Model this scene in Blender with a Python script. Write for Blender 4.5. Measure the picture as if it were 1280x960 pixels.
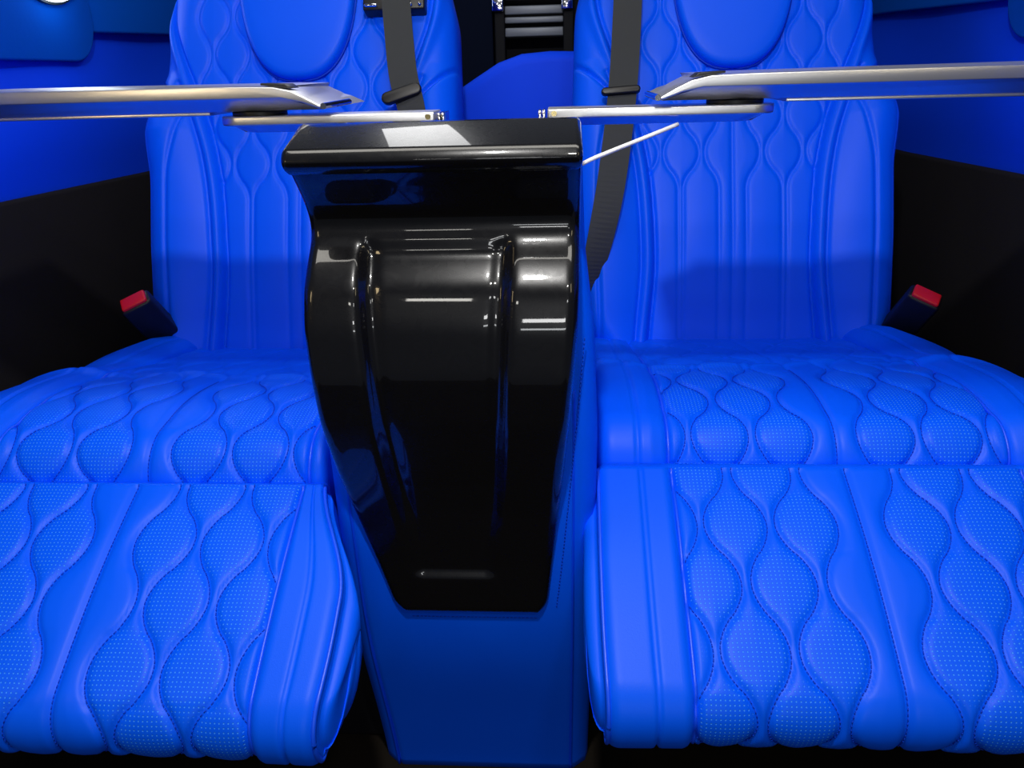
import bpy, math, random
import numpy as np
from mathutils import Vector, Matrix
random.seed(4); rng = np.random.default_rng(4)
for o in list(bpy.data.objects): bpy.data.objects.remove(o)
scene = bpy.context.scene; C = scene.collection

# ------------------------------------------------------------------ camera
def basis(p, y, r):
    fw = np.array([-math.sin(y)*math.cos(p), math.cos(y)*math.cos(p), -math.sin(p)])
    rt = np.array([math.cos(y), math.sin(y), 0.]); up = np.cross(rt, fw)
    return rt*math.cos(r)+up*math.sin(r), -rt*math.sin(r)+up*math.cos(r), fw
rt, up, fw = basis(*[math.radians(a) for a in (22.58, 3.89, -1.63)])
cam = bpy.data.cameras.new('camera'); camo = bpy.data.objects.new('camera', cam); C.objects.link(camo)
camo.matrix_world = Matrix(((rt[0], up[0], -fw[0], .08), (rt[1], up[1], -fw[1], 0.), (rt[2], up[2], -fw[2], .901), (0, 0, 0, 1)))
cam.sensor_width = 36; cam.lens = 27.0; cam.clip_start = .02
scene.camera = camo
# ------------------------------------------------------------------ light
w = bpy.data.worlds.new('world'); scene.world = w; w.use_nodes = True
bg = w.node_tree.nodes['Background']; bg.inputs[0].default_value = (.75, .82, 1, 1); bg.inputs[1].default_value = .10
def area(name, loc, aim, sx, sy, power, col=(1, 1, 1)):
    l = bpy.data.lights.new(name, 'AREA'); l.shape = 'RECTANGLE'; l.size = sx; l.size_y = sy; l.energy = power; l.color = col
    o = bpy.data.objects.new(name, l); C.objects.link(o); o.location = loc
    d = Vector(aim)-Vector(loc); o.rotation_euler = d.to_track_quat('-Z', 'Y').to_euler(); return o
area('ceiling_spot_light', (.02, .16, 1.57), (.0, 1.0, .5), .05, .05, 12.5, (1, .98, .95))
area('ceiling_strip_light', (.0, .50, 2.0), (.0, .75, .4), 1.5, .35, 12, (1, .96, .88))
area('rear_ceiling_lamp', (-.245, 1.68, 1.52), (-.245, 1.68, .4), .22, .75, 2.0, (1, 1, 1)).rotation_euler.z += math.radians(13)
area('cabin_spot_light', (.36, -.25, 1.65), (.1, .8, .5), .10, .07, 2.5, (1, .97, .92))
area('warm_glint_light', (-.70, .05, 1.05), (-.15, .7, .6), .08, .30, 1.0, (1, .76, .42))  # added light, gives the gold reflection in the panel's left groove
area('warm_glint_light', (.85, -.05, 1.35), (.3, .7, .7), .10, .40, 1.0, (1, .84, .55))  # added light, warms and brightens the right table edge
area('front_fill_light', (.14, -1.5, 1.00), (.0, .7, .6), .42, .10, 3.0, (1, 1, 1))  # this and the next ones: added lights, panel highlights and fill on console front
area('front_fill_light', (-.40, -1.6, 1.30), (.0, .7, .6), .26, .08, 1.2, (1, .97, .9))
area('front_fill_light', (.75, -1.6, 1.30), (.0, .7, .6), .26, .08, 1.2, (1, 1, 1))
area('front_fill_light', (.20, -1.6, .62), (.0, .7, .6), .60, .10, 2.4, (.95, .98, 1))
scene.view_settings.view_transform = 'Standard'; scene.view_settings.look = 'None'
scene.view_settings.exposure = -0.40; scene.view_settings.gamma = 1.0; scene.view_settings.use_curve_mapping = False

# ------------------------------------------------------------------ materials
MAT = {}
def mat(name, col, rough=.5, metal=0., spec=.5, coat=0., emit=None, bump=0., bscale=400., sheen=0.):
    m = bpy.data.materials.new(name); m.use_nodes = True; nt = m.node_tree; b = nt.nodes['Principled BSDF']
    b.inputs['Base Color'].default_value = (*col, 1); b.inputs['Roughness'].default_value = rough
    b.inputs['Metallic'].default_value = metal; b.inputs['Specular IOR Level'].default_value = spec
    b.inputs['Coat Weight'].default_value = coat; b.inputs['Coat Roughness'].default_value = .03
    b.inputs['Sheen Weight'].default_value = sheen
    if emit: b.inputs['Emission Color'].default_value = (*emit[:3], 1); b.inputs['Emission Strength'].default_value = emit[3]
    if bump:
        tc = nt.nodes.new('ShaderNodeTexCoord'); n = nt.nodes.new('ShaderNodeTexNoise'); n.inputs['Scale'].default_value = bscale; n.inputs['Detail'].default_value = 3
        bp = nt.nodes.new('ShaderNodeBump'); bp.inputs['Strength'].default_value = bump; bp.inputs['Distance'].default_value = .001
        nt.links.new(tc.outputs['Object'], n.inputs['Vector']); nt.links.new(n.outputs['Fac'], bp.inputs['Height']); nt.links.new(bp.outputs['Normal'], b.inputs['Normal'])
    MAT[name] = m; return m
BLUE = (.0, .096, .92)
mat('leather', BLUE, .43, spec=.15, bump=.12, bscale=700)
mat('leather_dark', (.0, .055, .85), .6, spec=.12, bump=.15, bscale=600)
mat('wall_blue', (.0, .060, .95), .55, spec=.25, bump=.15, bscale=500)
mat('suede', (.0, .085, .55), .95, spec=.05, bump=.4, bscale=90)
mat('thread', (.001, .045, .55), .6, spec=.2)
mat('thread_light', (.02, .12, .9), .6, spec=.2)
mat('piping', (.004, .075, .85), .35, spec=.4)
mat('black_gloss', (.003, .003, .004), .06, spec=.2, coat=1.0)
mat('black_plastic', (.006, .006, .008), .4, spec=.4)
mat('carpet_black', (.013, .012, .014), .95, spec=.08, bump=.6, bscale=500)
mat('floor', (.012, .009, .006), .85, spec=.15, bump=.5, bscale=250)
mat('dark_shell', (.003, .0035, .006), .7, spec=.2)
mat('aluminium', (.9, .9, .92), .34, metal=1., bump=.03, bscale=900)
mat('chrome', (.9, .9, .92), .08, metal=1.)
mat('brass', (.75, .62, .30), .25, metal=1.)
mat('webbing', (.035, .038, .04), .6, spec=.3)
mat('red_button', (.75, .008, .012), .4)
mat('white_cord', (.8, .8, .82), .4)
mat('reflection_grey', (.16, .18, .22), .4, metal=.2)
mat('navy_panel', (.0005, .003, .014), .8, spec=.1)
mat('lamp_white', (.9, .95, 1), .4, emit=(.85, .93, 1, 3.0))
mat('lamp_ring', (.01, .02, .03), .4)
# ribbed webbing
nt = MAT['webbing'].node_tree; tc = nt.nodes.new('ShaderNodeTexCoord'); wv = nt.nodes.new('ShaderNodeTexWave'); wv.inputs['Scale'].default_value = 500
bp = nt.nodes.new('ShaderNodeBump'); bp.inputs['Strength'].default_value = .4; bp.inputs['Distance'].default_value = .0005
nt.links.new(tc.outputs['UV'], wv.inputs['Vector']); nt.links.new(wv.outputs['Fac'], bp.inputs['Height']); nt.links.new(bp.outputs['Normal'], nt.nodes['Principled BSDF'].inputs['Normal'])
# swirl scratches in the black lacquer
nt = MAT['black_gloss'].node_tree; tc = nt.nodes.new('ShaderNodeTexCoord'); mp = nt.nodes.new('ShaderNodeMapping'); n1 = nt.nodes.new('ShaderNodeTexNoise')
mp.inputs['Scale'].default_value = (60, 60, 80); n1.inputs['Scale'].default_value = 1; n1.inputs['Detail'].default_value = 4; n1.inputs['Distortion'].default_value = 1.5
mr = nt.nodes.new('ShaderNodeMapRange'); mr.inputs[1].default_value = .45; mr.inputs[2].default_value = .75; mr.inputs[3].default_value = .27; mr.inputs[4].default_value = .32
nt.links.new(tc.outputs['Object'], mp.inputs['Vector']); nt.links.new(mp.outputs['Vector'], n1.inputs['Vector']); nt.links.new(n1.outputs['Fac'], mr.inputs[0]); nt.links.new(mr.outputs[0], nt.nodes['Principled BSDF'].inputs['Roughness'])
# perforated leather: dot grid in panel coordinates, masked by the leaf attribute
m = mat('leather_perforated', BLUE, .43, spec=.15); nt = m.node_tree; L = nt.links.new; b = nt.nodes['Principled BSDF']
uv = nt.nodes.new('ShaderNodeUVMap'); uv.uv_map = 'panel'
sc = nt.nodes.new('ShaderNodeVectorMath'); sc.operation = 'SCALE'; sc.inputs['Scale'].default_value = 1/.0042; L(uv.outputs[0], sc.inputs[0])
fr = nt.nodes.new('ShaderNodeVectorMath'); fr.operation = 'FRACTION'; L(sc.outputs[0], fr.inputs[0])
ds = nt.nodes.new('ShaderNodeVectorMath'); ds.operation = 'DISTANCE'; ds.inputs[1].default_value = (.5, .5, 0); L(fr.outputs[0], ds.inputs[0])
mr = nt.nodes.new('ShaderNodeMapRange'); mr.inputs[1].default_value = .11; mr.inputs[2].default_value = .20; mr.inputs[3].default_value = 1; mr.inputs[4].default_value = 0; L(ds.outputs['Value'], mr.inputs[0])
at = nt.nodes.new('ShaderNodeAttribute'); at.attribute_name = 'perf'
mu = nt.nodes.new('ShaderNodeMath'); mu.operation = 'MULTIPLY'; L(mr.outputs[0], mu.inputs[0]); L(at.outputs['Fac'], mu.inputs[1])
mx = nt.nodes.new('ShaderNodeMix'); mx.data_type = 'RGBA'; mx.inputs[6].default_value = (*BLUE, 1); mx.inputs[7].default_value = (.05, .30, 1, 1); L(mu.outputs[0], mx.inputs[0]); L(mx.outputs[2], b.inputs['Base Color'])
bp = nt.nodes.new('ShaderNodeBump'); bp.inputs['Strength'].default_value = .5; bp.inputs['Distance'].default_value = .0008; bp.invert = True
L(mu.outputs[0], bp.inputs['Height']); L(bp.outputs['Normal'], b.inputs['Normal'])

# ------------------------------------------------------------------ helpers
def mesh_obj(name, V, F, material, parent=None, smooth=True, uv=None, perf=None, kind=None):
    me = bpy.data.meshes.new(name); me.from_pydata([tuple(map(float, v)) for v in V] if not isinstance(V, np.ndarray) else V.tolist(), [], F if isinstance(F, list) else F.tolist())
    me.validate(clean_customdata=False)
    if smooth: me.polygons.foreach_set('use_smooth', [True]*len(me.polygons))
    if uv is not None:
        ul = me.uv_layers.new(name='panel'); li = np.empty(len(me.loops), dtype=np.int32); me.loops.foreach_get('vertex_index', li)
        ul.data.foreach_set('uv', uv[li].astype(np.float32).ravel())
    if perf is not None:
        a = me.attributes.new('perf', 'FLOAT', 'POINT'); a.data.foreach_set('value', perf.astype(np.float32))
    me.materials.append(MAT[material]); me.update()
    o = bpy.data.objects.new(name, me); C.objects.link(o)
    if parent: o.parent = parent
    if kind: o['kind'] = kind
    return o
def empty(name, loc, label, cat, group=None):
    o = bpy.data.objects.new(name, None); C.objects.link(o); o.location = loc; o['label'] = label; o['category'] = cat
    if group: o['group'] = group
    o.empty_display_size = .05
    return o
def tag(o, label, cat, group=None):
    o['label'] = label; o['category'] = cat
    if group: o['group'] = group
    return o
def bevel(o, wd, seg=3):
    md = o.modifiers.new('bevel', 'BEVEL'); md.width = wd; md.segments = seg; md.limit_method = 'ANGLE'; md.angle_limit = math.radians(35)
    md.harden_normals = False
    return o
def box(name, lo, hi, material, parent=None, bv=0., rot=None, kind=None):
    x0, y0, z0 = lo; x1, y1, z1 = hi
    V = [(x0, y0, z0), (x1, y0, z0), (x1, y1, z0), (x0, y1, z0), (x0, y0, z1), (x1, y0, z1), (x1, y1, z1), (x0, y1, z1)]
    F = [[3, 2, 1, 0], [4, 5, 6, 7], [0, 1, 5, 4], [1, 2, 6, 5], [2, 3, 7, 6], [3, 0, 4, 7]]
    o = mesh_obj(name, V, F, material, parent, smooth=bv > 0, kind=kind)
    if bv: bevel(o, bv)
    return o
def prism(name, poly, axis, a0, a1, material, parent=None, bv=0., smooth=None):
    """poly in the plane normal to axis (x: (y,z); y: (x,z); z: (x,y)), extruded a0..a1"""
    def p3(q, a): return {'x': (a, q[0], q[1]), 'y': (q[0], a, q[1]), 'z': (q[0], q[1], a)}[axis]
    n = len(poly); V = [p3(q, a0) for q in poly]+[p3(q, a1) for q in poly]
    F = [list(range(n))[::-1], list(range(n, 2*n))]+[[i, (i+1) % n, n+(i+1) % n, n+i] for i in range(n)]
    o = mesh_obj(name, V, F, material, parent, smooth=bv > 0)
    import bmesh
    bm = bmesh.new(); bm.from_mesh(o.data); bmesh.ops.recalc_face_normals(bm, faces=bm.faces); bm.to_mesh(o.data); bm.free()
    if bv: bevel(o, bv)
    return o
def tube_geo(P, r, n=6, closed=False):
    P = np.asarray(P, float); T = np.gradient(P, axis=0); T /= np.linalg.norm(T, axis=1)[:, None]+1e-12
    ref = np.array([0, 0, 1.]) if abs(T[0, 2]) < .9 else np.array([1., 0, 0])
    A = np.cross(T, ref); A /= np.linalg.norm(A, axis=1)[:, None]+1e-12; B = np.cross(T, A)
    ang = np.arange(n)*2*math.pi/n
    V = (P[:, None]+r*(A[:, None]*np.cos(ang)[None, :, None]+B[:, None]*np.sin(ang)[None, :, None])).reshape(-1, 3)
    F = []
    for i in range(len(P)-1):
        for j in range(n):
            F.append([i*n+j, i*n+(j+1) % n, (i+1)*n+(j+1) % n, (i+1)*n+j])
    F.append(list(range(n))[::-1]); F.append([(len(P)-1)*n+j for j in range(n)])
    return V, F
def tube(name, P, r, material, parent=None, n=8):
    V, F = tube_geo(P, r, n); return mesh_obj(name, V, F, material, parent)
def interp(pts):
    a = np.array(pts, float); return lambda t: np.interp(t, a[:, 0], a[:, 1])
def smooth_interp(pts, k=200, sig=.02):
    a = np.array(pts, float); xs = np.linspace(a[0, 0], a[-1, 0], k); ys = np.interp(xs, a[:, 0], a[:, 1])
    dx = xs[1]-xs[0]; m_ = int(3*sig/dx)+1; g = np.exp(-.5*(np.arange(-m_, m_+1)*dx/sig)**2); g /= g.sum()
    pad = np.concatenate([2*ys[0]-ys[m_:0:-1], ys, 2*ys[-1]-ys[-2:-m_-2:-1]]); ys = np.convolve(pad, g, 'valid')
    return lambda t: np.interp(t, xs, ys)

# quilting: five wavy seams each side of a straight middle seam
SPAN = .187; HALF = .067
LINES = [(.195, -.065), (.392, .078), (.584, -.070), (.782, .077), (.955, -.060)]
def line_x(k, t, even0, span=SPAN, flat=None):
    m_, a_ = LINES[k]; ph = np.cos(math.pi*(t-even0)/HALF)
    ph = np.sign(ph)*np.abs(ph)**.85
    if flat is not None: ph = np.where(t < flat, 1., ph)
    return span*(m_+a_*ph)
def quilt(x, t, even0, span=SPAN, flat=None, depth=.0034):
    ax = np.abs(x); d = ax.copy(); inside = np.zeros_like(x)
    for k in range(5):
        lx = line_x(k, t, even0, span, flat)
        e = (line_x(k, t+.001, even0, span, flat)-lx)/.001
        d = np.minimum(d, np.abs(ax-lx)/np.sqrt(1+e*e))
    h = -depth*np.exp(-(d/.0035)**2)+depth*.9*(1-np.exp(-d/.012))
    # leaf mask: between line k and k+1 where the gap is wide
    ls = [np.zeros_like(x)]+[line_x(k, t, even0, span, flat) for k in range(5)]+[np.full_like(x, span*1.02)]
    for a_, b_ in zip(ls[1:-1], ls[2:]):
        gap = b_-a_; wide = np.clip((gap-.020)/.02, 0, 1)
        inside = np.maximum(inside, wide*((ax > a_+.004) & (ax < b_-.004)))
    return h, inside

def resample(poly, step_fn):
    """poly: closed dense polyline -> resampled with a local step"""
    P = np.vstack([poly, poly[:1]]); s = np.r_[0, np.cumsum(np.linalg.norm(np.diff(P, axis=0), axis=1))]
    out = []; t = 0.
    while t < s[-1]-1e-9:
        q = np.array([np.interp(t, s, P[:, 0]), np.interp(t, s, P[:, 1])]); out.append((t, *q)); t += step_fn(t, q)
    return np.array(out), s[-1]
def arc(cx, cz, r, a0, a1, n=14):
    a = np.radians(np.linspace(a0, a1, n)); return [(cx+r*math.cos(q), cz+r*math.sin(q)) for q in a]

class Pillow:
    """rounded upholstered block: closed (y,z) profile swept along x with rounded ends and bulging side faces"""
    def __init__(s, prof, t_top, xl, xr, r, disp, xstep=.0027, coarse=.02, xoff=None, side_bulge=.012):
        prof = np.array(prof)
        R_, Ltot = resample(prof, lambda t, q: .0032 if t_top[0]-.02 <= t <= t_top[1]+.02 else coarse)
        s.t = R_[:, 0]; Y = R_[:, 1]; Z = R_[:, 2]
        P = np.c_[Y, Z]; T = np.roll(P, -1, 0)-np.roll(P, 1, 0); T /= np.linalg.norm(T, axis=1)[:, None]+1e-12
        N = np.c_[T[:, 1], -T[:, 0]]; c = P.mean(0)
        if ((P-c)*N).sum() < 0: N = -N
        for _ in range(2):
            N = (np.roll(N, 1, 0)+2*N+np.roll(N, -1, 0)); N /= np.linalg.norm(N, axis=1)[:, None]
        q = np.linspace(0, 1, 9)[1:]; edge = r*(1-np.cos(q*math.pi/2))
        xs = np.r_[xl+edge[::-1][-1:]*0, xl+r*(1-np.cos(np.linspace(0, math.pi/2, 9)))[1:-1]*1.0, np.arange(xl+r, xr-r, xstep), (xr-r*(1-np.cos(np.linspace(0, math.pi/2, 9)))[1:-1])[::-1], xr]
        xs = np.unique(np.round(xs, 5)); s.xs = xs
        dx = np.maximum(np.maximum(xl+r-xs, xs-(xr-r)), 0)/r; ins = r*(1-np.sqrt(np.maximum(1-dx**2, 0)))
        X, Tt = np.meshgrid(xs, s.t, indexing='ij')
        h, perf = disp(X, Tt)
        off = h-ins[:, None]
        s.Y = Y[None]+N[None, :, 0]*off; s.Z = Z[None]+N[None, :, 1]*off; s.N = N
        s.X = X+(xoff(X, Tt, np.repeat(Y[None], len(xs), 0)) if xoff else 0); s.perf = perf; s.Tt = Tt; s.Xp = X; s.side_bulge = side_bulge
    def build(s, name, sgn, y0, parent, panel_x=None, panel_t=None, pname='quilted_panel', matl='leather', x0=0.):
        nx, nt_ = s.X.shape
        V = np.stack([sgn*s.X, s.Y-y0, s.Z], -1).reshape(-1, 3)
        idx = np.arange(nx*nt_).reshape(nx, nt_); j1 = np.roll(idx, -1, 1)
        F = np.stack([idx[:-1], idx[1:], j1[1:], j1[:-1]], -1).reshape(-1, 4)
        fx = (.25*(s.Xp[:-1]+s.Xp[1:]+np.roll(s.Xp, -1, 1)[:-1]+np.roll(s.Xp, -1, 1)[1:])).reshape(-1); ft = s.Tt[:-1].reshape(-1)
        if sgn < 0: F = F[:, ::-1]
        pan = (np.abs(fx) < panel_x) & (ft > panel_t[0]) & (ft < panel_t[1]) if panel_x else np.zeros(len(F), bool)
        # side caps, as rings shrinking towards a bulged middle
        Vl = [V]; Fl = [F[~pan]]; base = len(V)
        for side, row in ((0, 0), (1, nx-1)):
            loop = V[idx[row]]; cen = loop.mean(0); prev = idx[row]; sg = (-1 if side == 0 else 1)*sgn
            for kk, sc_ in enumerate((.985, .95, .88, .75, .55, .28, .02)):
                ring = cen+(loop-cen)*sc_; ring[:, 0] = loop[:, 0]+sg*s.side_bulge*math.sqrt(1-sc_**4)
                cur = base+np.arange(nt_); base += nt_; Vl.append(ring)
                q = np.stack([prev, np.roll(prev, -1), np.roll(cur, -1), cur], -1)
                if (side == 0) == (sgn > 0): pass
                else: q = q[:, ::-1]
                Fl.append(q); prev = cur
        VV = np.vstack(Vl); FF = np.vstack(Fl)
        def compact(VV, FF, extra=()):
            u, inv = np.unique(FF, return_inverse=True); return VV[u], inv.reshape(FF.shape), [e[u] for e in extra]
        a, b_, _ = compact(VV, FF)
        main = mesh_obj(name, a, b_, matl, parent)
        import bmesh
        fix(main)
        pobj = None
        if panel_x:
            uvs = np.stack([s.Xp, s.Tt], -1).reshape(-1, 2); a, b_, ex = compact(V, F[pan], (uvs, s.perf.reshape(-1)))
            pobj = mesh_obj(pname, a, b_, 'leather_perforated', main, uv=ex[0], perf=ex[1]); fix(pobj, up=True)
        s.sgn = sgn; s.y0 = y0
        return main, pobj
    def at(s, x, t, lift=0.):
        """surface points for arrays x,t (local coords)"""
        x = np.asarray(x, float); t = np.asarray(t, float)
        i = np.clip(np.searchsorted(s.xs, x)-1, 0, len(s.xs)-2); j = np.clip(np.searchsorted(s.t, t)-1, 0, len(s.t)-2)
        a = np.clip((x-s.xs[i])/(s.xs[i+1]-s.xs[i]), 0, 1); b_ = np.clip((t-s.t[j])/(s.t[j+1]-s.t[j]), 0, 1)
        def g(A): return (A[i, j]*(1-a)+A[i+1, j]*a)*(1-b_)+(A[i, j+1]*(1-a)+A[i+1, j+1]*a)*b_
        n = s.N[j]
        return np.stack([s.sgn*g(s.X), g(s.Y)+n[:, 0]*lift-s.y0, g(s.Z)+n[:, 1]*lift], -1)
def fix(o, up=False):
    import bmesh
    bm = bmesh.new(); bm.from_mesh(o.data)
    if up:
        s_ = sum((f.normal.z*1.0-f.normal.y*.8)*f.calc_area() for f in bm.faces)
        if s_ < 0: bmesh.ops.reverse_faces(bm, faces=bm.faces)
    else: bmesh.ops.recalc_face_normals(bm, faces=bm.faces)
    bm.to_mesh(o.data); bm.free()
def stitches(name, curves, parent, material='thread', pitch=.0046, ln=.0030, r=.00055):
    Vs = []; Fs = []; base = 0
    for P in curves:
        P = np.asarray(P); s_ = np.r_[0, np.cumsum(np.linalg.norm(np.diff(P, axis=0), axis=1))]
        for t0 in np.arange(0, s_[-1]-ln, pitch):
            q = np.array([[np.interp(t, s_, P[:, k]) for k in range(3)] for t in (t0, t0+ln/2, t0+ln)])
            v, f = tube_geo(q, r, 4); Vs.append(v); Fs += [[i+base for i in ff] for ff in f]; base += len(v)
    if not Vs: return None
    return mesh_obj(name, np.vstack(Vs), Fs, material, parent, kind='stuff')

# ------------------------------------------------------------------ setting
fl = box('floor', (-1.0, -.4, -.04), (1.0, 2.6, 0), 'floor'); fl['kind'] = 'structure'
for side, nm in ((-1, 'wall_left'), (1, 'wall_right')):
    X = side*.89
    # softly waved upholstered panel
    ys = np.linspace(.5, 2.45, 60); zs = np.linspace(.60, 1.35, 30); V = []
    for z in zs:
        for y in ys:
            b_ = .018*math.exp(-((z-.80)/.10)**2)+.012*math.sin((y-.5)*7.5)*math.exp(-((z-.90)/.08)**2)
            V.append((X-side*b_, y, z))
    n = len(ys); F = [[i*n+j, i*n+j+1, (i+1)*n+j+1, (i+1)*n+j] for i in range(len(zs)-1) for j in range(n-1)]
    wl = mesh_obj(nm, V, F, 'wall_blue'); wl['kind'] = 'structure'
    box('backing', (min(X+side*.016, X+side*.03), .5, .0), (max(X+side*.016, X+side*.03), 2.45, 1.35), 'dark_shell', wl)
    prism('carpet_panel', [(.5, 0), (2.45, 0), (2.45, .69), (1.9, .69), (1.3, .705), (.5, .72)], 'x', X-side*.024, X+side*.001, 'carpet_black', wl, .006)
    # suede insert: pocket with a rounded corner and the strip behind it
    yc = 1.665 if side < 0 else 1.545; zb = .928 if side < 0 else .918
    poly = [(.5, zb+.012), (yc-.09, zb)]+arc(yc-.085, zb+.085, .085, -85, 0, 12)+[(yc-.03, 1.35), (.5, 1.35)]
    prism('suede_panel', poly, 'x', X-side*.030, X+side*.0, 'suede', wl, .005)
    prism('suede_strip', [(yc-.01, .983), (2.10, .992), (2.45, .992), (2.45, 1.35), (yc-.022, 1.35)], 'x', X-side*.024, X+side*.0, 'suede', wl, .005)
wb = box('wall_back', (-.95, 2.46, 0), (.95, 2.52, 1.4), 'dark_shell'); wb['kind'] = 'structure'

# illuminated round emblem-like grille on the left wall
sp = empty('speaker_lamp', (-.858, 1.53, 1.165), 'round backlit white grille on the suede wall panel', 'lamp')
def disc(name, r0, r1, a0, a1, x0, x1, material, parent, n=24, bv=0.):
    a = np.linspace(a0, a1, n); poly = [(r1*math.cos(q), r1*math.sin(q)) for q in a]
    if r0 > 0: poly += [(r0*math.cos(q), r0*math.sin(q)) for q in a[::-1]]
    elif abs(a1-a0-2*math.pi) < 1e-6: poly = poly[:-1]
    return prism(name, poly, 'x', x0, x1, material, parent, bv)
disc('backplate', 0, .140, 0, 2*math.pi, -.004, .006, 'lamp_ring', sp, 64)
k = 0; q = 0.
while q < 2*math.pi-.05:
    wd = [.085, .15, .06, .075][k % 4]
    disc('light_cell', .085, .1355, q, min(q+wd, 2*math.pi-.02), .004, .010, 'lamp_white', sp, 6); q += wd+.035; k += 1
for k in range(8): disc('light_cell', .03, .075, k*math.pi/4+.04, (k+1)*math.pi/4-.04, .004, .010, 'lamp_white', sp, 6)
pl = bpy.data.lights.new('grille_glow', 'POINT'); pl.energy = .35; pl.color = (.7, .88, 1); pl.shadow_soft_size = .05
plo = bpy.data.objects.new('grille_glow', pl); C.objects.link(plo); plo.location = (-.82, 1.52, 1.05)

# rear: centre back pad and the dark cargo area behind
rb = empty('rear_bench', (.1, 1.78, 0), 'plain blue padded bench back seen between the two seats', 'seat')
poly = [(-.42, .45), (.30, .45), (.30, .905), (.24, .918), (.06, .922), (-.04, .925), (-.10, .921), (-.15, .905), (-.20, .876), (-.26, .84), (-.42, .78)]
o = prism('backrest', poly, 'y', -.03, .08, 'leather_dark', rb, .022); MAT_ = o
o = prism('base', [(-.42, 0), (.30, 0), (.30, .45), (-.42, .45)], 'y', -.05, .08, 'dark_shell', rb, .01)
rk = empty('rear_glass_frame', (0, 2.36, 0), 'dark frame in the cargo area with grey bands standing in for glass reflections', 'rack')
for x in (-.085, .105): box('post', (x-.014, -.02, .0), (x+.014, .02, 1.3), 'dark_shell', rk, .003)
for z0, z1 in ((.972, .995), (1.006, 1.022), (1.028, 1.05), (1.065, 1.11), (1.14, 1.2)):  # grey bands modelled in place of reflections in the rear glass
    box('reflection_band', (-.071, -.012, z0), (.091, .012, z1), 'reflection_grey', rk, .003)
for x in (-.085, .105): box('hinge', (x-.02, -.035, 1.035), (x+.012, -.021, 1.075), 'chrome', rk, .004)
box('side_panel', (-.23, -.01, 0), (-.105, .03, 1.3), 'navy_panel', rk, .004)

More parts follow.
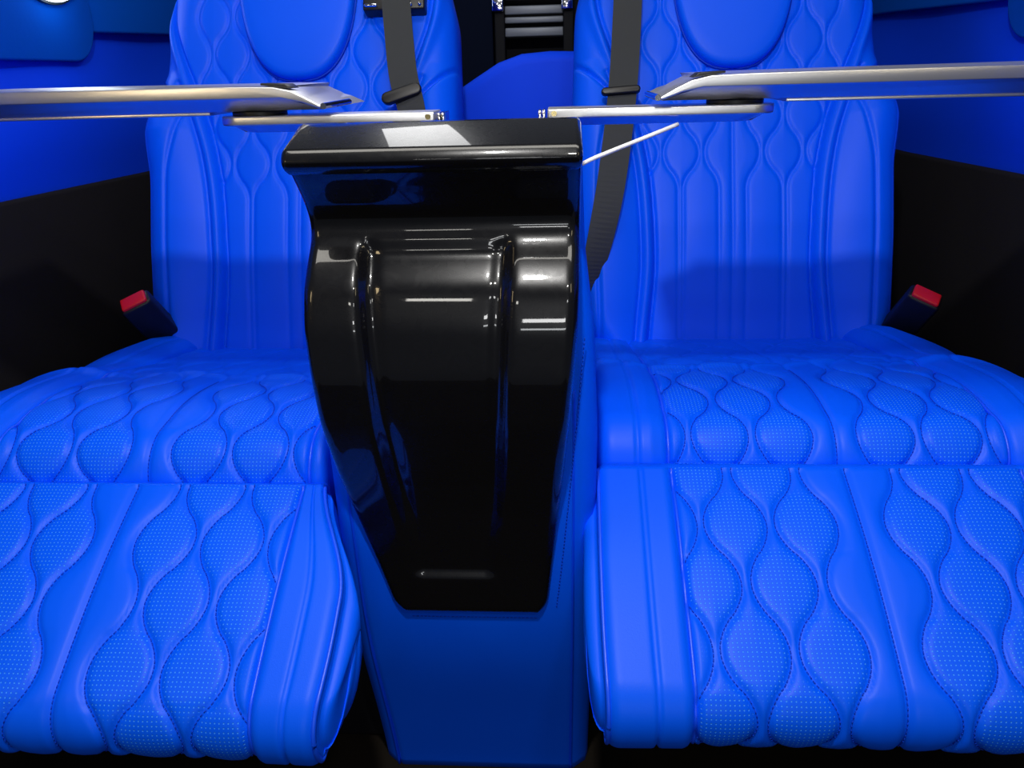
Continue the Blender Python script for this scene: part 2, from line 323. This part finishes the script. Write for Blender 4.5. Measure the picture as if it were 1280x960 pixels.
# ------------------------------------------------------------------ seats
GROUP_S = 'blue quilted captain seats'
def make_seat(sgn):
    Y0 = 1.05; dy = -.037 if sgn < 0 else 0.
    lab = 'blue quilted leather seat slid slightly forward, on the side of the backlit grille' if sgn < 0 else 'blue quilted leather seat beside the white cord, leg rest raised'
    root = empty('captain_seat', (sgn*.39, Y0+dy, 0), lab, 'seat')
    # ---- leg rest
    Ln = .288 if sgn > 0 else .280; T = .085; rf = .046; rr = .012
    prof = [(0+rr, 0)]
    top = np.linspace(rr, Ln-rf, 60); crown = lambda l: .006*math.sin(math.pi*min(max(l/Ln, 0), 1))
    P = [(l, crown(l)) for l in top]
    P += [(Ln-rf+rf*math.sin(a), -rf+rf*math.cos(a)+crown(Ln-rf)) for a in np.radians(np.linspace(8, 100, 24))]
    P += [(Ln-rf-.012+.035*math.sin(a), -T+.035+.035*math.cos(a)) for a in np.radians(np.linspace(100, 180, 10))]
    P += [(l, -T) for l in np.linspace(Ln-rf-.05, .03, 12)]+[(0.01-.01*math.sin(a), -T+.02-.02*math.cos(a)) for a in np.radians(np.linspace(0, 90, 6))]
    P += [(0, z) for z in np.linspace(-.07, -.025, 4)]+[(rr-rr*math.cos(a), -rr+rr*math.sin(a)) for a in np.radians(np.linspace(0, 90, 8))][:-1]
    ca, sa = math.cos(math.radians(28)), math.sin(math.radians(28))
    prof = [(.772-l*ca+h*(-sa), .484+(.004 if sgn > 0 else 0)-l*sa+h*ca) for l, h in P]
    e0 = .081-rr+.004
    def disp(x, t):
        h, pf = quilt(x, t, e0); ax = np.abs(x); ins = (ax < SPAN)
        ttop = (t < Ln+.06)
        g = -.005*np.exp(-((ax-SPAN)/.003)**2)-.0038*np.exp(-((ax-.222)/.0019)**2)+.004*np.clip((ax-SPAN)/.01, 0, 1)
        hh = np.where(ins, h, 0)+g+.0022*np.sin(x*9+2)*np.sin(t*14)
        fade = np.clip((Ln+.075-t)/.03, 0, 1)*np.clip(t/.004+.3, 0, 1)
        return hh*fade, np.where(ins, pf, 0)*ttop
    xl = -.272 if sgn > 0 else -.256
    def taper(x, t, Y):   # rear inner corner drawn in beside the console
        k = np.clip((.150-(.772-Y)/ca)/.150, 0, 1); k = k*k*(3-2*k)
        kf = np.clip(((.772-Y)/ca-.17)/.12, 0, 1)**2
        return ((.001 if sgn > 0 else .044)*k+(.004 if sgn > 0 else .010)*kf)*np.clip((-x-.19)/.065, 0, 1)
    leg = Pillow(prof, (0, Ln+.07), xl, .30, .015, disp, xoff=taper, side_bulge=.015)
    lo, lp = leg.build('leg_rest', sgn, Y0, root, SPAN, (-1, Ln+.085))
    tt = np.linspace(.0, Ln+.07, 90)
    for sx in (-1, 1):
        tube('piping', leg.at(np.full(90, sx*SPAN), tt, .0008), .0021, 'piping', lo)
    tl = np.linspace(.0, Ln+.14, 110)
    tube('edge_piping', leg.at(np.full(110, xl+.003), tl, .001), .0024, 'piping', lo)
    cur = [leg.at(np.zeros(140), np.linspace(0, Ln+.06, 140), .0012)]
    ts = np.linspace(0, Ln+.06, 140)
    for sx in (-1, 1):
        for k in range(5):
            lx = line_x(k, ts, e0); msk = lx < SPAN-.002
            seg = leg.at(sx*lx, ts, .0012)
            run = []
            for i in range(140):
                if msk[i]: run.append(seg[i])
                elif len(run) > 4: cur.append(run); run = []
                else: run = []
            if len(run) > 4: cur.append(run)
    stitches('stitching', cur, lo)
    # ---- seat cushion
    top = smooth_interp([(.835, .517), (.87, .523), (.92, .522), (1.0, .508), (1.15, .472), (1.335, .430), (1.42, .420)], sig=.025)
    P = [(.786, .36), (.778, .40), (.776, .43)]+[(.776+.058*(1-math.cos(a)), .459+.058*math.sin(a)) for a in np.radians(np.linspace(0, 82, 18))]
    P += [(y, float(top(y))) for y in np.linspace(.846, 1.41, 70)]
    P += [(1.425, .405), (1.43, .38), (1.43, .34), (1.40, .325)]+[(y, .325) for y in np.linspace(1.35, .83, 10)]+[(.80, .335)]
    dense = np.array(P); s_ = np.r_[0, np.cumsum(np.linalg.norm(np.diff(dense, axis=0), axis=1))]
    t_seam = float(s_[2])+.02; e1 = t_seam+.062
    xlc = -.268 if sgn > 0 else -.208
    t_end = float(s_[-18])
    def disp2(x, t):
        h, pf = quilt(x, t, e1); ax = np.abs(x); ins = ax < SPAN
        g = -.005*np.exp(-((ax-SPAN)/.003)**2)-.0038*np.exp(-((ax-.222)/.0019)**2)+.006*np.clip((ax-SPAN)/.02, 0, 1)
        back = np.clip((t-t_seam-.22)/.1, 0, 1)
        hh = np.where(ins, h, 0)*(1-.6*back)+g
        hh = hh-.055*np.clip((x-.215)/.11, 0, 1)**2+.028*np.clip((x-.17)/.08, 0, 1)*np.clip((t-t_seam-.40)/.15, 0, 1)   # raised outer rear bolster
        wr = .0035*np.sin(x*38+np.sin(t*30)*1.2)*np.exp(-((t-t_seam-.33)/.06)**2)+.004*np.exp(-((t-t_seam-.29-.02*np.sin(x*11))/.012)**2)
        hh = hh+wr
        fade = np.clip((t-.02)/.03, 0, 1)*np.clip((s_[72]+.35-t)/.03, 0, 1)*(t < t_end+.12)
        return hh*fade, np.where(ins, pf, 0)*(1-back)
    def flare(x, t, Y):
        k = np.clip((t-t_seam)/.30, 0, 1); k2 = np.clip((t-t_seam-.48)/.14, 0, 1)
        return np.clip((x-.19)/.1, 0, 1)*(.030*np.sin(k*math.pi/2)-.080*k2**1.5)
    cu = Pillow(P, (0, t_end), xlc, .315, .018, disp2, xoff=flare, side_bulge=.008)
    co, cp = cu.build('cushion', sgn, Y0, root, SPAN, (.03, t_end))
    tt = np.linspace(.04, t_seam+.40, 90)
    for sx in (-1, 1): tube('piping', cu.at(np.full(90, sx*SPAN), tt, .0008), .0021, 'piping', co)
    ts = np.linspace(.04, t_seam+.26, 140); cur = [cu.at(np.zeros(140), ts, .0012)]
    for sx in (-1, 1):
        for k in range(5):
            lx = line_x(k, ts, e1); seg = cu.at(sx*lx, ts, .0012); run = []
            for i in range(140):
                if lx[i] < SPAN-.002: run.append(seg[i])
                elif len(run) > 4: cur.append(run); run = []
                else: run = []
            if len(run) > 4: cur.append(run)
    stitches('stitching', cur, co)
    # curved dart seam on the outer rear bolster
    # ---- backrest
    th = math.radians(21.27); ay, az = math.sin(th), math.cos(th); ny, nz = -az, ay
    B = (1.335, .419)
    hw_o = smooth_interp([(-.10, .20), (-.03, .235), (.0, .262), (.05, .285), (.2, .290), (.33, .289), (.37, .295), (.41, .299), (.44, .295), (.485, .277), (.528, .263), (.61, .257), (.70, .245), (.80, .21)], sig=.012)
    hw_i = smooth_interp([(-.10, .20), (-.03, .22), (.0, .245), (.05, .280), (.2, .288), (.35, .289), (.45, .286), (.62, .281), (.70, .262), (.80, .22)], sig=.012)
    seam = smooth_interp([(-.10, .152), (0, .150), (.146, .136), (.26, .141), (.32, .147), (.39, .160), (.494, .197), (.61, .243), (.80, .245)], sig=.03)
    outer = smooth_interp([(-.10, .235), (.05, .238), (.2, .243), (.34, .241), (.43, .222), (.47, .20), (.8, .12)], sig=.02)
    dartf = lambda ax, a_: np.abs((a_-.528)+(.29-ax)*.95)   # diagonal shoulder seam
    A = np.arange(-.10, .8001, .0032); U = np.linspace(-1, 1, 221); nU = len(U)
    Ag, Ug = np.meshgrid(A, U, indexing='ij')
    Xg = np.where(Ug > 0, Ug*hw_o(Ag), Ug*hw_i(Ag)); ax = np.abs(Xg); hw = np.where(Ug > 0, hw_o(Ag), hw_i(Ag))
    sm = seam(Ag); ou = outer(Ag)
    hq, _ = quilt(Xg, Ag, .55, SPAN, flat=.286, depth=.0030)
    low = np.clip((Ag-.02)/.2, .35, 1)
    n_ = np.where(ax < sm, hq*low, 0)
    wb_ = np.clip((ax-sm)/np.maximum(hw-sm, .02), 0, 1)
    n_ += .034*np.sin(np.clip(wb_*1.35, 0, 1)*math.pi/2)*np.clip((.56-Ag)/.15, .25, 1)   # bolster rise
    n_ += .010*np.exp(-((ax-sm-.012)/.010)**2)*(ax > sm)                                # rolled edge next to the insert
    n_ -= .0065*np.exp(-((ax-sm)/.0032)**2)+.0055*np.exp(-((ax-sm-.026)/.0035)**2)*(Ag < .50)
    n_ -= .005*np.exp(-((ax-ou)/.004)**2)*(Ag < .44)*(ax > sm+.01)
    n_ -= .012*np.exp(-(dartf(ax, Ag)/.0042)**2)*(ax > .205)*(Ag > .42)
    n_ += .012*np.cos(np.clip(Xg/.25, -1, 1)*math.pi/2)*np.exp(-((Ag-.18)/.16)**2)       # lumbar swell
    re = .055; e = np.clip((ax-(hw-re))/re, 0, 1); n_ -= re*(1-np.sqrt(1-np.minimum(e, .999)**2))
    eb = np.clip((-.04-Ag)/.06, 0, 1); n_ -= .05*eb**2
    n_ -= .05*np.clip((Ag-.70)/.10, 0, 1)**2
    # cross-section continues round the sides to the flat back
    cols = [(np.full(len(A), 0.), np.full(len(A), -.135))]
    lft = [(-.55*hw_i(A), np.full(len(A), -.135)), (-.93*hw_i(A), np.full(len(A), -.125)), (-hw_i(A), np.full(len(A), -.10)), (-hw_i(A)*1.0, np.full(len(A), -.075))]
    rgt = [(hw_o(A)*1.0, np.full(len(A), -.075)), (hw_o(A), np.full(len(A), -.10)), (.93*hw_o(A), np.full(len(A), -.125)), (.55*hw_o(A), np.full(len(A), -.135))]
    XX = np.column_stack([c_[0] for c_ in lft]+[Xg[:, i] for i in range(nU)]+[c_[0] for c_ in rgt])
    NN = np.column_stack([c_[1] for c_ in lft]+[n_[:, i] for i in range(nU)]+[c_[1] for c_ in rgt])
    AA = np.repeat(A[:, None], XX.shape[1], 1)
    V = np.stack([sgn*XX, B[0]+AA*ay+NN*ny-Y0, B[1]+AA*az+NN*nz], -1); na, nc = XX.shape
    V = V.reshape(-1, 3); idx = np.arange(na*nc).reshape(na, nc); jn = np.roll(idx, -1, 1)
    F = np.stack([idx[:-1], jn[:-1], jn[1:], idx[1:]], -1).reshape(-1, 4).tolist()+[idx[0].tolist(), idx[-1].tolist()[::-1]]
    bo = mesh_obj('backrest', V, F, 'leather', root); fix(bo)
    def bp_(x, a_, n2): return np.stack([sgn*x, B[0]+a_*ay+n2*ny-Y0, B[1]+a_*az+n2*nz], -1)
    def nsurf(x, a_):
        u = np.where(x > 0, x/hw_o(a_), x/hw_i(a_)); i = np.clip(np.searchsorted(A, a_), 0, na-1); j = np.clip(np.searchsorted(U, u), 0, nU-1); return n_[i, j]
    # outer edge piping along the shoulder side
    aa = np.linspace(.0, .47, 100); xx = hw_o(aa)-.012; tube('edge_piping', bp_(xx, aa, nsurf(xx, aa)), .002, 'piping', bo, 6)
    # ---- headrest: U-shaped pad let into the top of the backrest
    Hn = 48; rings = []
    out = []
    for q in np.linspace(0, 2*math.pi, 96, endpoint=False):
        cx_, cz_ = math.cos(q), math.sin(q); ex = 2.6
        rx = .106; ra = .185 if cz_ > 0 else .185
        px_ = rx*np.sign(cx_)*abs(cx_)**(2/ex); pa = ra*np.sign(cz_)*abs(cz_)**(2/(2.1 if cz_ < 0 else 3))
        px_ *= 1+.10*np.clip(pa/ra, 0, 1)
        out.append((px_, .682+pa))
    out = np.array(out); cen = np.array([0, .682]); V = []; F = []
    lev = [(1.0, -.03), (1.0, .012), (.99, .019), (.965, .0235), (.92, .0255), (.8, .027), (.5, .028), (.25, .0282), (.02, .0282)]
    for sc_, nn in lev:
        for p_ in out:
            q_ = cen+(p_-cen)*sc_; V.append(bp_(np.array(q_[0]), np.array(q_[1]), np.array(nn)))
    M_ = len(out)
    for i in range(len(lev)-1):
        for j in range(M_): F.append([i*M_+j, i*M_+(j+1) % M_, (i+1)*M_+(j+1) % M_, (i+1)*M_+j])
    F.append(list(range(M_))); F.append([(len(lev)-1)*M_+j for j in range(M_)])
    ho = mesh_obj('headrest', np.array(V), F, 'leather', root); fix(ho)
    ps = np.array([bp_(np.array(p_[0]*1.004), np.array(.682+(p_[1]-.682)*1.004), np.array(.006)) for p_ in np.vstack([out[48:], out[:1]])])
    tube('piping', ps, .002, 'thread', ho, 6)
    # ---- dark base and rails under the cushion
    box('base', (-.21, .86-Y0, .0), (.24, 1.40-Y0, .322), 'black_plastic', root, .01)
    lg = box('leg_rest_bracket', (-.12, .66-Y0, .30), (.12, .90-Y0, .335), 'black_plastic', root, .006)
    return root, bp_, Y0
seatR, bpR, _ = make_seat(1)
seatL, bpL, _ = make_seat(-1)

# ------------------------------------------------------------------ console
cx0, cx1 = -.168, .117
con = empty('centre_console', (0, .80, 0), 'tall blue leather console with glossy black front panel between the seats', 'console')
CY = .80
front = smooth_interp([(-.05, .782), (0, .780), (.12, .752), (.24, .718), (.32, .704), (.45, .700), (.65, .703), (.86, .712)], sig=.03)
def console_section(z):
    y = float(front(z)); e = .022+.004*(1-z/.84)
    xl_, xr_ = float(np.interp(z, [0, .6, .74, .84], [cx0, cx0-.002, -.162, -.156])), float(np.interp(z, [0, .55, .66, .74, .84], [cx1, cx1+.002, .114, .104, .100]))
    return [(xl_, .99), (xl_, y+.028), (xl_+.004, y+.016), (xl_+e-.006, y+.003), (xl_+e-.002, y+.0035), (xl_+e+.001, y+.0005), (xl_+e+.006, y), (xr_-e-.006, y), (xr_-e-.001, y+.0005), (xr_-e+.002, y+.0035), (xr_-e+.006, y+.003), (xr_-.004, y+.016), (xr_, y+.028), (xr_, .99)]
zs = np.linspace(0, .838, 70); V = []; F = []; n = 14
for z in zs: V += [(x, y-CY, z) for x, y in console_section(z)]
for i in range(len(zs)-1):
    for j in range(n): F.append([i*n+j, i*n+(j+1) % n, (i+1)*n+(j+1) % n, (i+1)*n+j])
F += [list(range(n))[::-1], [(len(zs)-1)*n+j for j in range(n)]]
body = mesh_obj('body', V, F, 'leather', con); fix(body)
# glossy panel as a sculpted sheet
PL = smooth_interp([(.326, -.108), (.36, -.115), (.40, -.124), (.467, -.139), (.52, -.149), (.58, -.156), (.68, -.158), (.72, -.156), (.765, -.154), (.83, -.158)], sig=.012)
PR = smooth_interp([(.326, .0655), (.40, .073), (.467, .079), (.579, .089), (.68, .0965), (.765, .099), (.83, .099)], sig=.012)
PD = smooth_interp([(.326, .697), (.40, .692), (.467, .684), (.53, .671), (.58, .661), (.63, .655), (.68, .657), (.715, .666), (.738, .684), (.750, .698), (.762, .704), (.775, .703), (.79, .696), (.805, .685), (.82, .673), (.835, .668)], k=400, sig=.006)
zz = np.linspace(.326, .835, 190); uu = np.linspace(-1, 1, 121); V = []
Zg, Ug = np.meshgrid(zz, uu, indexing='ij')
crn = np.clip((.326+.025-Zg)/.025, 0, 1); xl_ = PL(Zg)+.022*(1-np.sqrt(1-np.minimum(crn, .98)**2)); xr_ = PR(Zg)-.018*(1-np.sqrt(1-np.minimum(crn, .98)**2))
Xg = (xl_+xr_)/2+Ug*(xr_-xl_)/2; Yg = PD(Zg)
gl = np.interp(Zg, [.38, .58, .75], [-.078, -.094, -.098]); gr = np.interp(Zg, [.38, .58, .75], [.006, .020, .030])
def sstep(a): a = np.clip(a, 0, 1); return a*a*(3-2*a)
rec = sstep((Xg-(gl-.010))/.020)*sstep(((gr+.010)-Xg)/.020)*sstep((Zg-.378)/.012)*sstep((.757-Zg)/.02)
Yg = Yg+np.interp(Zg, [.37, .40, .50], [.004, .005, .011])*rec
for g_ in (gl, gr): Yg = Yg+.006*np.exp(-((Xg-g_)/.007)**2)*sstep((Zg-.42)/.1)*sstep((.76-Zg)/.02)
ed = np.minimum(np.minimum(Xg-xl_, xr_-Xg), Zg-.326); r_ = .012; q_ = np.clip(1-ed/r_, 0, 1); Yg = Yg+r_*(1-np.sqrt(1-np.minimum(q_, 1)**2+1e-9))
depth_back = .712
V = np.stack([Xg, Yg-CY, Zg], -1).reshape(-1, 3); nz_, nu_ = Xg.shape; idx = np.arange(nz_*nu_).reshape(nz_, nu_)
F = np.stack([idx[:-1, :-1], idx[:-1, 1:], idx[1:, 1:], idx[1:, :-1]], -1).reshape(-1, 4).tolist()
loop = idx[0].tolist()+idx[1:, -1].tolist()+idx[-1, :-1][::-1].tolist()+idx[1:-1, 0][::-1].tolist()
bk = V[loop].copy(); bk[:, 1] = np.maximum(bk[:, 1]+.004, np.array([float(front(z_)) for z_ in bk[:, 2]])-CY+.008); b0 = len(V); V = np.vstack([V, bk]); m_ = len(loop)
F += [[loop[i], b0+i, b0+(i+1) % m_, loop[(i+1) % m_]] for i in range(m_)]
pan = mesh_obj('black_panel', V, F, 'black_gloss', con); pan['label'] = 'glossy black moulded front panel'
fix(pan)
# overhanging tilted cap
a17 = math.radians(17); cyl = .668
prof = [(.664, .822), (.662, .829), (.664, .836), (.669, .8395), (.722, .8555), (.730, .856), (.740, .851), (.752, .844), (.765, .841), (.99, .841), (.99, .828), (.745, .826), (.70, .8185), (.672, .8175)]
cap = prism('cap', [(y-CY, z) for y, z in prof], 'x', -.158, .0995, 'black_gloss', con, .0085); cap.modifiers['bevel'].segments = 4
cap['label'] = 'glossy black overhanging cap'
# stitching beside the panel
cs = []
zz = np.linspace(.335, .66, 80)
cs.append(np.stack([PR(zz)+.009, front(zz)-CY-.0006, zz], -1)); 
xx = np.linspace(-.09, .055, 40); cs.append(np.stack([xx, np.full(40, float(front(.318)))-CY-.0006, np.full(40, .318)], -1))
stitches('stitching', cs, con, 'thread', .0045, .003, .0006)
for sx, xe in ((-1, cx0+.022), (1, cx1-.024)):
    zz = np.linspace(.0, .60, 60); tube('seam_piping', np.stack([np.full(60, xe), front(zz)-CY+.002, zz], -1), .0022, 'leather_dark', con, 6)

# ------------------------------------------------------------------ folding tables
def make_table(sg, label):
    x0 = .012
    r = empty('folding_table', (x0+sg*.06, .83, .842), label, 'table', None)
    def lx(x): return sg*(x-.012)-sg*.06   # x given for the right-hand table
    def pz(pts): return [(lx(x), z-.842) for x, z in pts]
    # swing arm
    arm = prism('arm', [(lx(.068), -.030), (lx(.268), -.030)]+[(lx(.268+.024*math.sin(a)), -.006-.024*math.cos(a)) for a in np.radians(np.linspace(10, 170, 10))]+[(lx(.268), .018), (lx(.068), .018)], 'z', .0085, .0175, 'aluminium', r, .0016)
    au = prism('arm_underside', [(lx(.090), -.029), (lx(.262), -.029)]+[(lx(.262+.022*math.sin(a)), -.006-.022*math.cos(a)) for a in np.radians(np.linspace(10, 170, 10))]+[(lx(.262), .016), (lx(.090), .016)], 'z', .001, .0085, 'aluminium', r)
    for v in au.data.vertices:
        if v.co.z < .004 and v.co.y < -.004: v.co.y += .014
        if v.co.z < .004 and abs(v.co.x-lx(.284)) < .03: v.co.x -= sg*.012
    y_ = -.0315
    prism('screw', [(lx(.0745)+.0028*math.cos(a), .0135+.0028*math.sin(a)) for a in np.linspace(0, 2*math.pi, 12, endpoint=False)], 'y', y_, -.028, 'brass', arm)
    for kx in (.0605, .0645): prism('hinge_leaf', [(lx(kx-.0015), -.026), (lx(kx+.0012), -.026), (lx(kx+.0012), .014), (lx(kx-.0015), .014)], 'z', .0005, .0165, 'chrome', arm, .0006)
    # pivot disc between arm and table
    prism('pivot', [(lx(.255)+.028*math.cos(a), .0+.024*math.sin(a)) for a in np.linspace(0, 2*math.pi, 28, endpoint=False)], 'z', .0175, .0215, 'black_plastic', r, .0008)
    # table: lower tray and top plate, both ending in a ramp by the pivot
    prism('tray_body', pz([(.180, .8645), (.62, .8632), (.62, .8775), (.215, .877), (.195, .8715)]), 'y', -.046, .150, 'aluminium', r)
    for v in r.children[-1].data.vertices:
        if v.co.y < 0 and v.co.z < .026: v.co.y += .024
    tp = prism('top_plate', pz([(.171, .8675), (.176, .8690), (.190, .8765), (.204, .8830), (.222, .8868), (.26, .8878), (.62, .8895), (.62, .8770), (.215, .8765), (.195, .8725), (.178, .8665)]), 'y', -.048, .156, 'aluminium', r, .003)
    for v in tp.data.vertices:
        if v.co.y > 0 and abs(v.co.x) < .15: v.co.x += sg*.02
    prism('pad', pz([(.206, .8850), (.236, .8885), (.236, .8905), (.212, .8893)]), 'y', -.040, -.012, 'black_plastic', tp, .0006)
    prism('pin', [(lx(.173)+.003*math.cos(a), .0265+.003*math.sin(a)) for a in np.linspace(0, 2*math.pi, 12, endpoint=False)], 'y', -.050, .05, 'chrome', tp)
    prism('under_lip', pz([(.30, .8605), (.60, .860), (.60, .8640), (.30, .8640)]), 'y', -.020, .14, 'aluminium', r, .001)
    return r
make_table(1, 'aluminium fold-out table with the white cord under its arm')
tl_ = make_table(-1, 'aluminium fold-out table on the arm without a cord, by the grille wall')

# white cord from the console to the arm
P = np.array([(.098, .742, .8125), (.112, .752, .8175), (.135, .765, .8245), (.165, .785, .833), (.196, .803, .8425)])
tc_ = np.linspace(0, 1, 24); Pk = np.stack([np.interp(tc_, np.linspace(0, 1, 5), P[:, k]) for k in range(3)], -1)
tag(tube('cord', Pk, .0021, 'white_cord', None, 8), 'thin white cord running from the console to the table arm', 'cord')

# ------------------------------------------------------------------ seat belts
def ribbon(name, pts, wid, thick, material, parent):
    """pts: centre points with a width direction each"""
    V = []; F = []; uv = []
    P = np.array([p for p, _, _ in pts]); W = np.array([w_ for _, w_, _ in pts]); N = np.array([n_ for _, _, n_ in pts])
    s_ = np.r_[0, np.cumsum(np.linalg.norm(np.diff(P, axis=0), axis=1))]
    for i in range(len(P)):
        for sx, sn in ((-1, 1), (1, 1), (1, -1), (-1, -1)):
            V.append(P[i]+W[i]*wid/2*sx+N[i]*thick/2*sn); uv.append((sx*wid/2, s_[i]))
    for i in range(len(P)-1):
        for j in range(4): F.append([i*4+j, i*4+(j+1) % 4, (i+1)*4+(j+1) % 4, (i+1)*4+j])
    F += [[0, 1, 2, 3], [len(V)-4, len(V)-1, len(V)-2, len(V)-3]]
    o = mesh_obj(name, np.array(V), F, material, parent, smooth=False, uv=np.array(uv)); fix(o); return o
def make_belt(sgn, path, label, tongue, guide):
    Y0 = 1.05; dy = -.037 if sgn < 0 else 0
    off = np.array([sgn*.39, Y0+dy, 0]); bp_ = bpR if sgn > 0 else bpL
    root = empty('seat_belt', tuple(off), label, 'seat belt')
    t = np.linspace(0, 1, 90); path = np.array(path, float); k = np.linspace(0, 1, len(path))
    f = [smooth_interp(np.c_[k, path[:, i]], sig=.04)(t) for i in range(4)]
    pts = []
    C_ = np.stack([bp_(f[0], f[1], f[2])]).reshape(-1, 3)
    tang = np.gradient(C_, axis=0); tang /= np.linalg.norm(tang, axis=1)[:, None]
    for i in range(90):
        nrm = np.array(bp_(np.array(0.), np.array(0.), np.array(1.)))-np.array(bp_(np.array(0.), np.array(0.), np.array(0.)))
        wv_ = np.cross(tang[i], nrm); wv_ /= np.linalg.norm(wv_); n2 = np.cross(wv_, tang[i])
        a = f[3][i]; w2 = wv_*math.cos(a)+n2*math.sin(a); n3 = np.cross(w2, tang[i]); pts.append((C_[i], w2, n3))
    ribbon('webbing', pts, .050, .0016, 'webbing', root)
    # tongue: bar with a slot that the webbing passes through
    x, a_, n_, rot, wd, hg = tongue
    def rr(u, v): return (x+u*math.cos(rot)-v*math.sin(rot), a_+u*math.sin(rot)+v*math.cos(rot))
    out = []
    for (cu_, cv, a0) in ((wd/2-hg/2, 0, -90), (-(wd/2-hg/2), 0, 90)):
        for q in np.radians(np.linspace(a0, a0+180, 10)): out.append((cu_+hg/2*math.cos(q), cv+hg/2*math.sin(q)))
    V = []; 
    for nn in (n_-.006, n_+.007):
        for u, v in out:
            X_, A_ = rr(u, v); V.append(bp_(np.array(X_), np.array(A_), np.array(nn)))
    m2 = len(out); F = [list(range(m2)), list(range(m2, 2*m2))]+[[i, (i+1) % m2, m2+(i+1) % m2, m2+i] for i in range(m2)]
    to = mesh_obj('tongue', np.array(V), F, 'black_plastic', root); fix(to); bevel(to, .003)
    if guide:
        gx, ga = guide
        def slab(nm, u0, u1, v0, v1, n0, n1, mtl, par):
            V = [bp_(np.array(gx+u), np.array(ga+v), np.array(nn)) for nn in (n0, n1) for u, v in ((u0, v0), (u1, v0), (u1, v1), (u0, v1))]
            F = [[0, 1, 2, 3], [4, 5, 6, 7], [0, 1, 5, 4], [1, 2, 6, 5], [2, 3, 7, 6], [3, 0, 4, 7]]
            o = mesh_obj(nm, np.array(V), F, mtl, par); fix(o); bevel(o, .003); return o
        g = slab('guide', -.055, .055, -.004, .045, .000, .030, 'black_plastic', root)
        slab('guide_trim', -.034, -.024, .000, .0055, .028, .036, 'chrome', g); slab('guide_trim', .028, .052, .000, .0055, .028, .036, 'chrome', g)
        slab('guide_trim', -.050, -.044, .000, .006, .028, .036, 'chrome', g)
    return root
make_belt(-1, [(-.178, .72, .030, 0), (-.182, .64, .036, 0), (-.190, .56, .045, 0), (-.198, .48, .052, 0), (-.213, .43, .052, -.2), (-.220, .38, .052, -.4), (-.225, .30, .050, -.3), (-.235, .15, .045, -.2), (-.24, .07, .02, 0)],
          'black seat belt whose tongue hangs tilted just above the table arm', (-.197, .450, .056, -.30, .072, .021), (-.178, .612))
make_belt(1, [(-.185, .72, .030, 0), (-.188, .64, .036, 0), (-.193, .54, .045, 0), (-.198, .46, .052, 0), (-.209, .36, .055, 0), (-.223, .26, .058, .15), (-.245, .16, .050, .55), (-.262, .09, .030, .95), (-.27, .05, .01, 1.1)],
          'black seat belt running down behind the white cord', (-.203, .445, .055, .06, .068, .013), (-.225, .656))

# buckles with red buttons
def make_buckle(sgn, loc, tilt, label):
    r = empty('belt_buckle', loc, label, 'buckle')
    r.rotation_euler = tilt
    b_ = box('housing', (-.021, -.013, -.09), (.021, .013, .0), 'black_plastic', r, .005)
    box('button', (-.017, -.0105, -.004), (.017, .0105, .004), 'red_button', r, .0025)['label'] = 'red release button'
    box('stalk', (-.012, -.007, -.18), (.012, .007, -.085), 'black_plastic', r, .003)
    r.scale = (1.3, 1.3, 1.2)
    return r
make_buckle(1, (.687, 1.27, .528), (math.radians(30), math.radians(22), math.radians(-20)), 'belt buckle with red button beside the seat with the white cord')
make_buckle(-1, (-.652, 1.235, .542), (math.radians(30), math.radians(-22), math.radians(20)), 'belt buckle with red button on the backlit grille side')
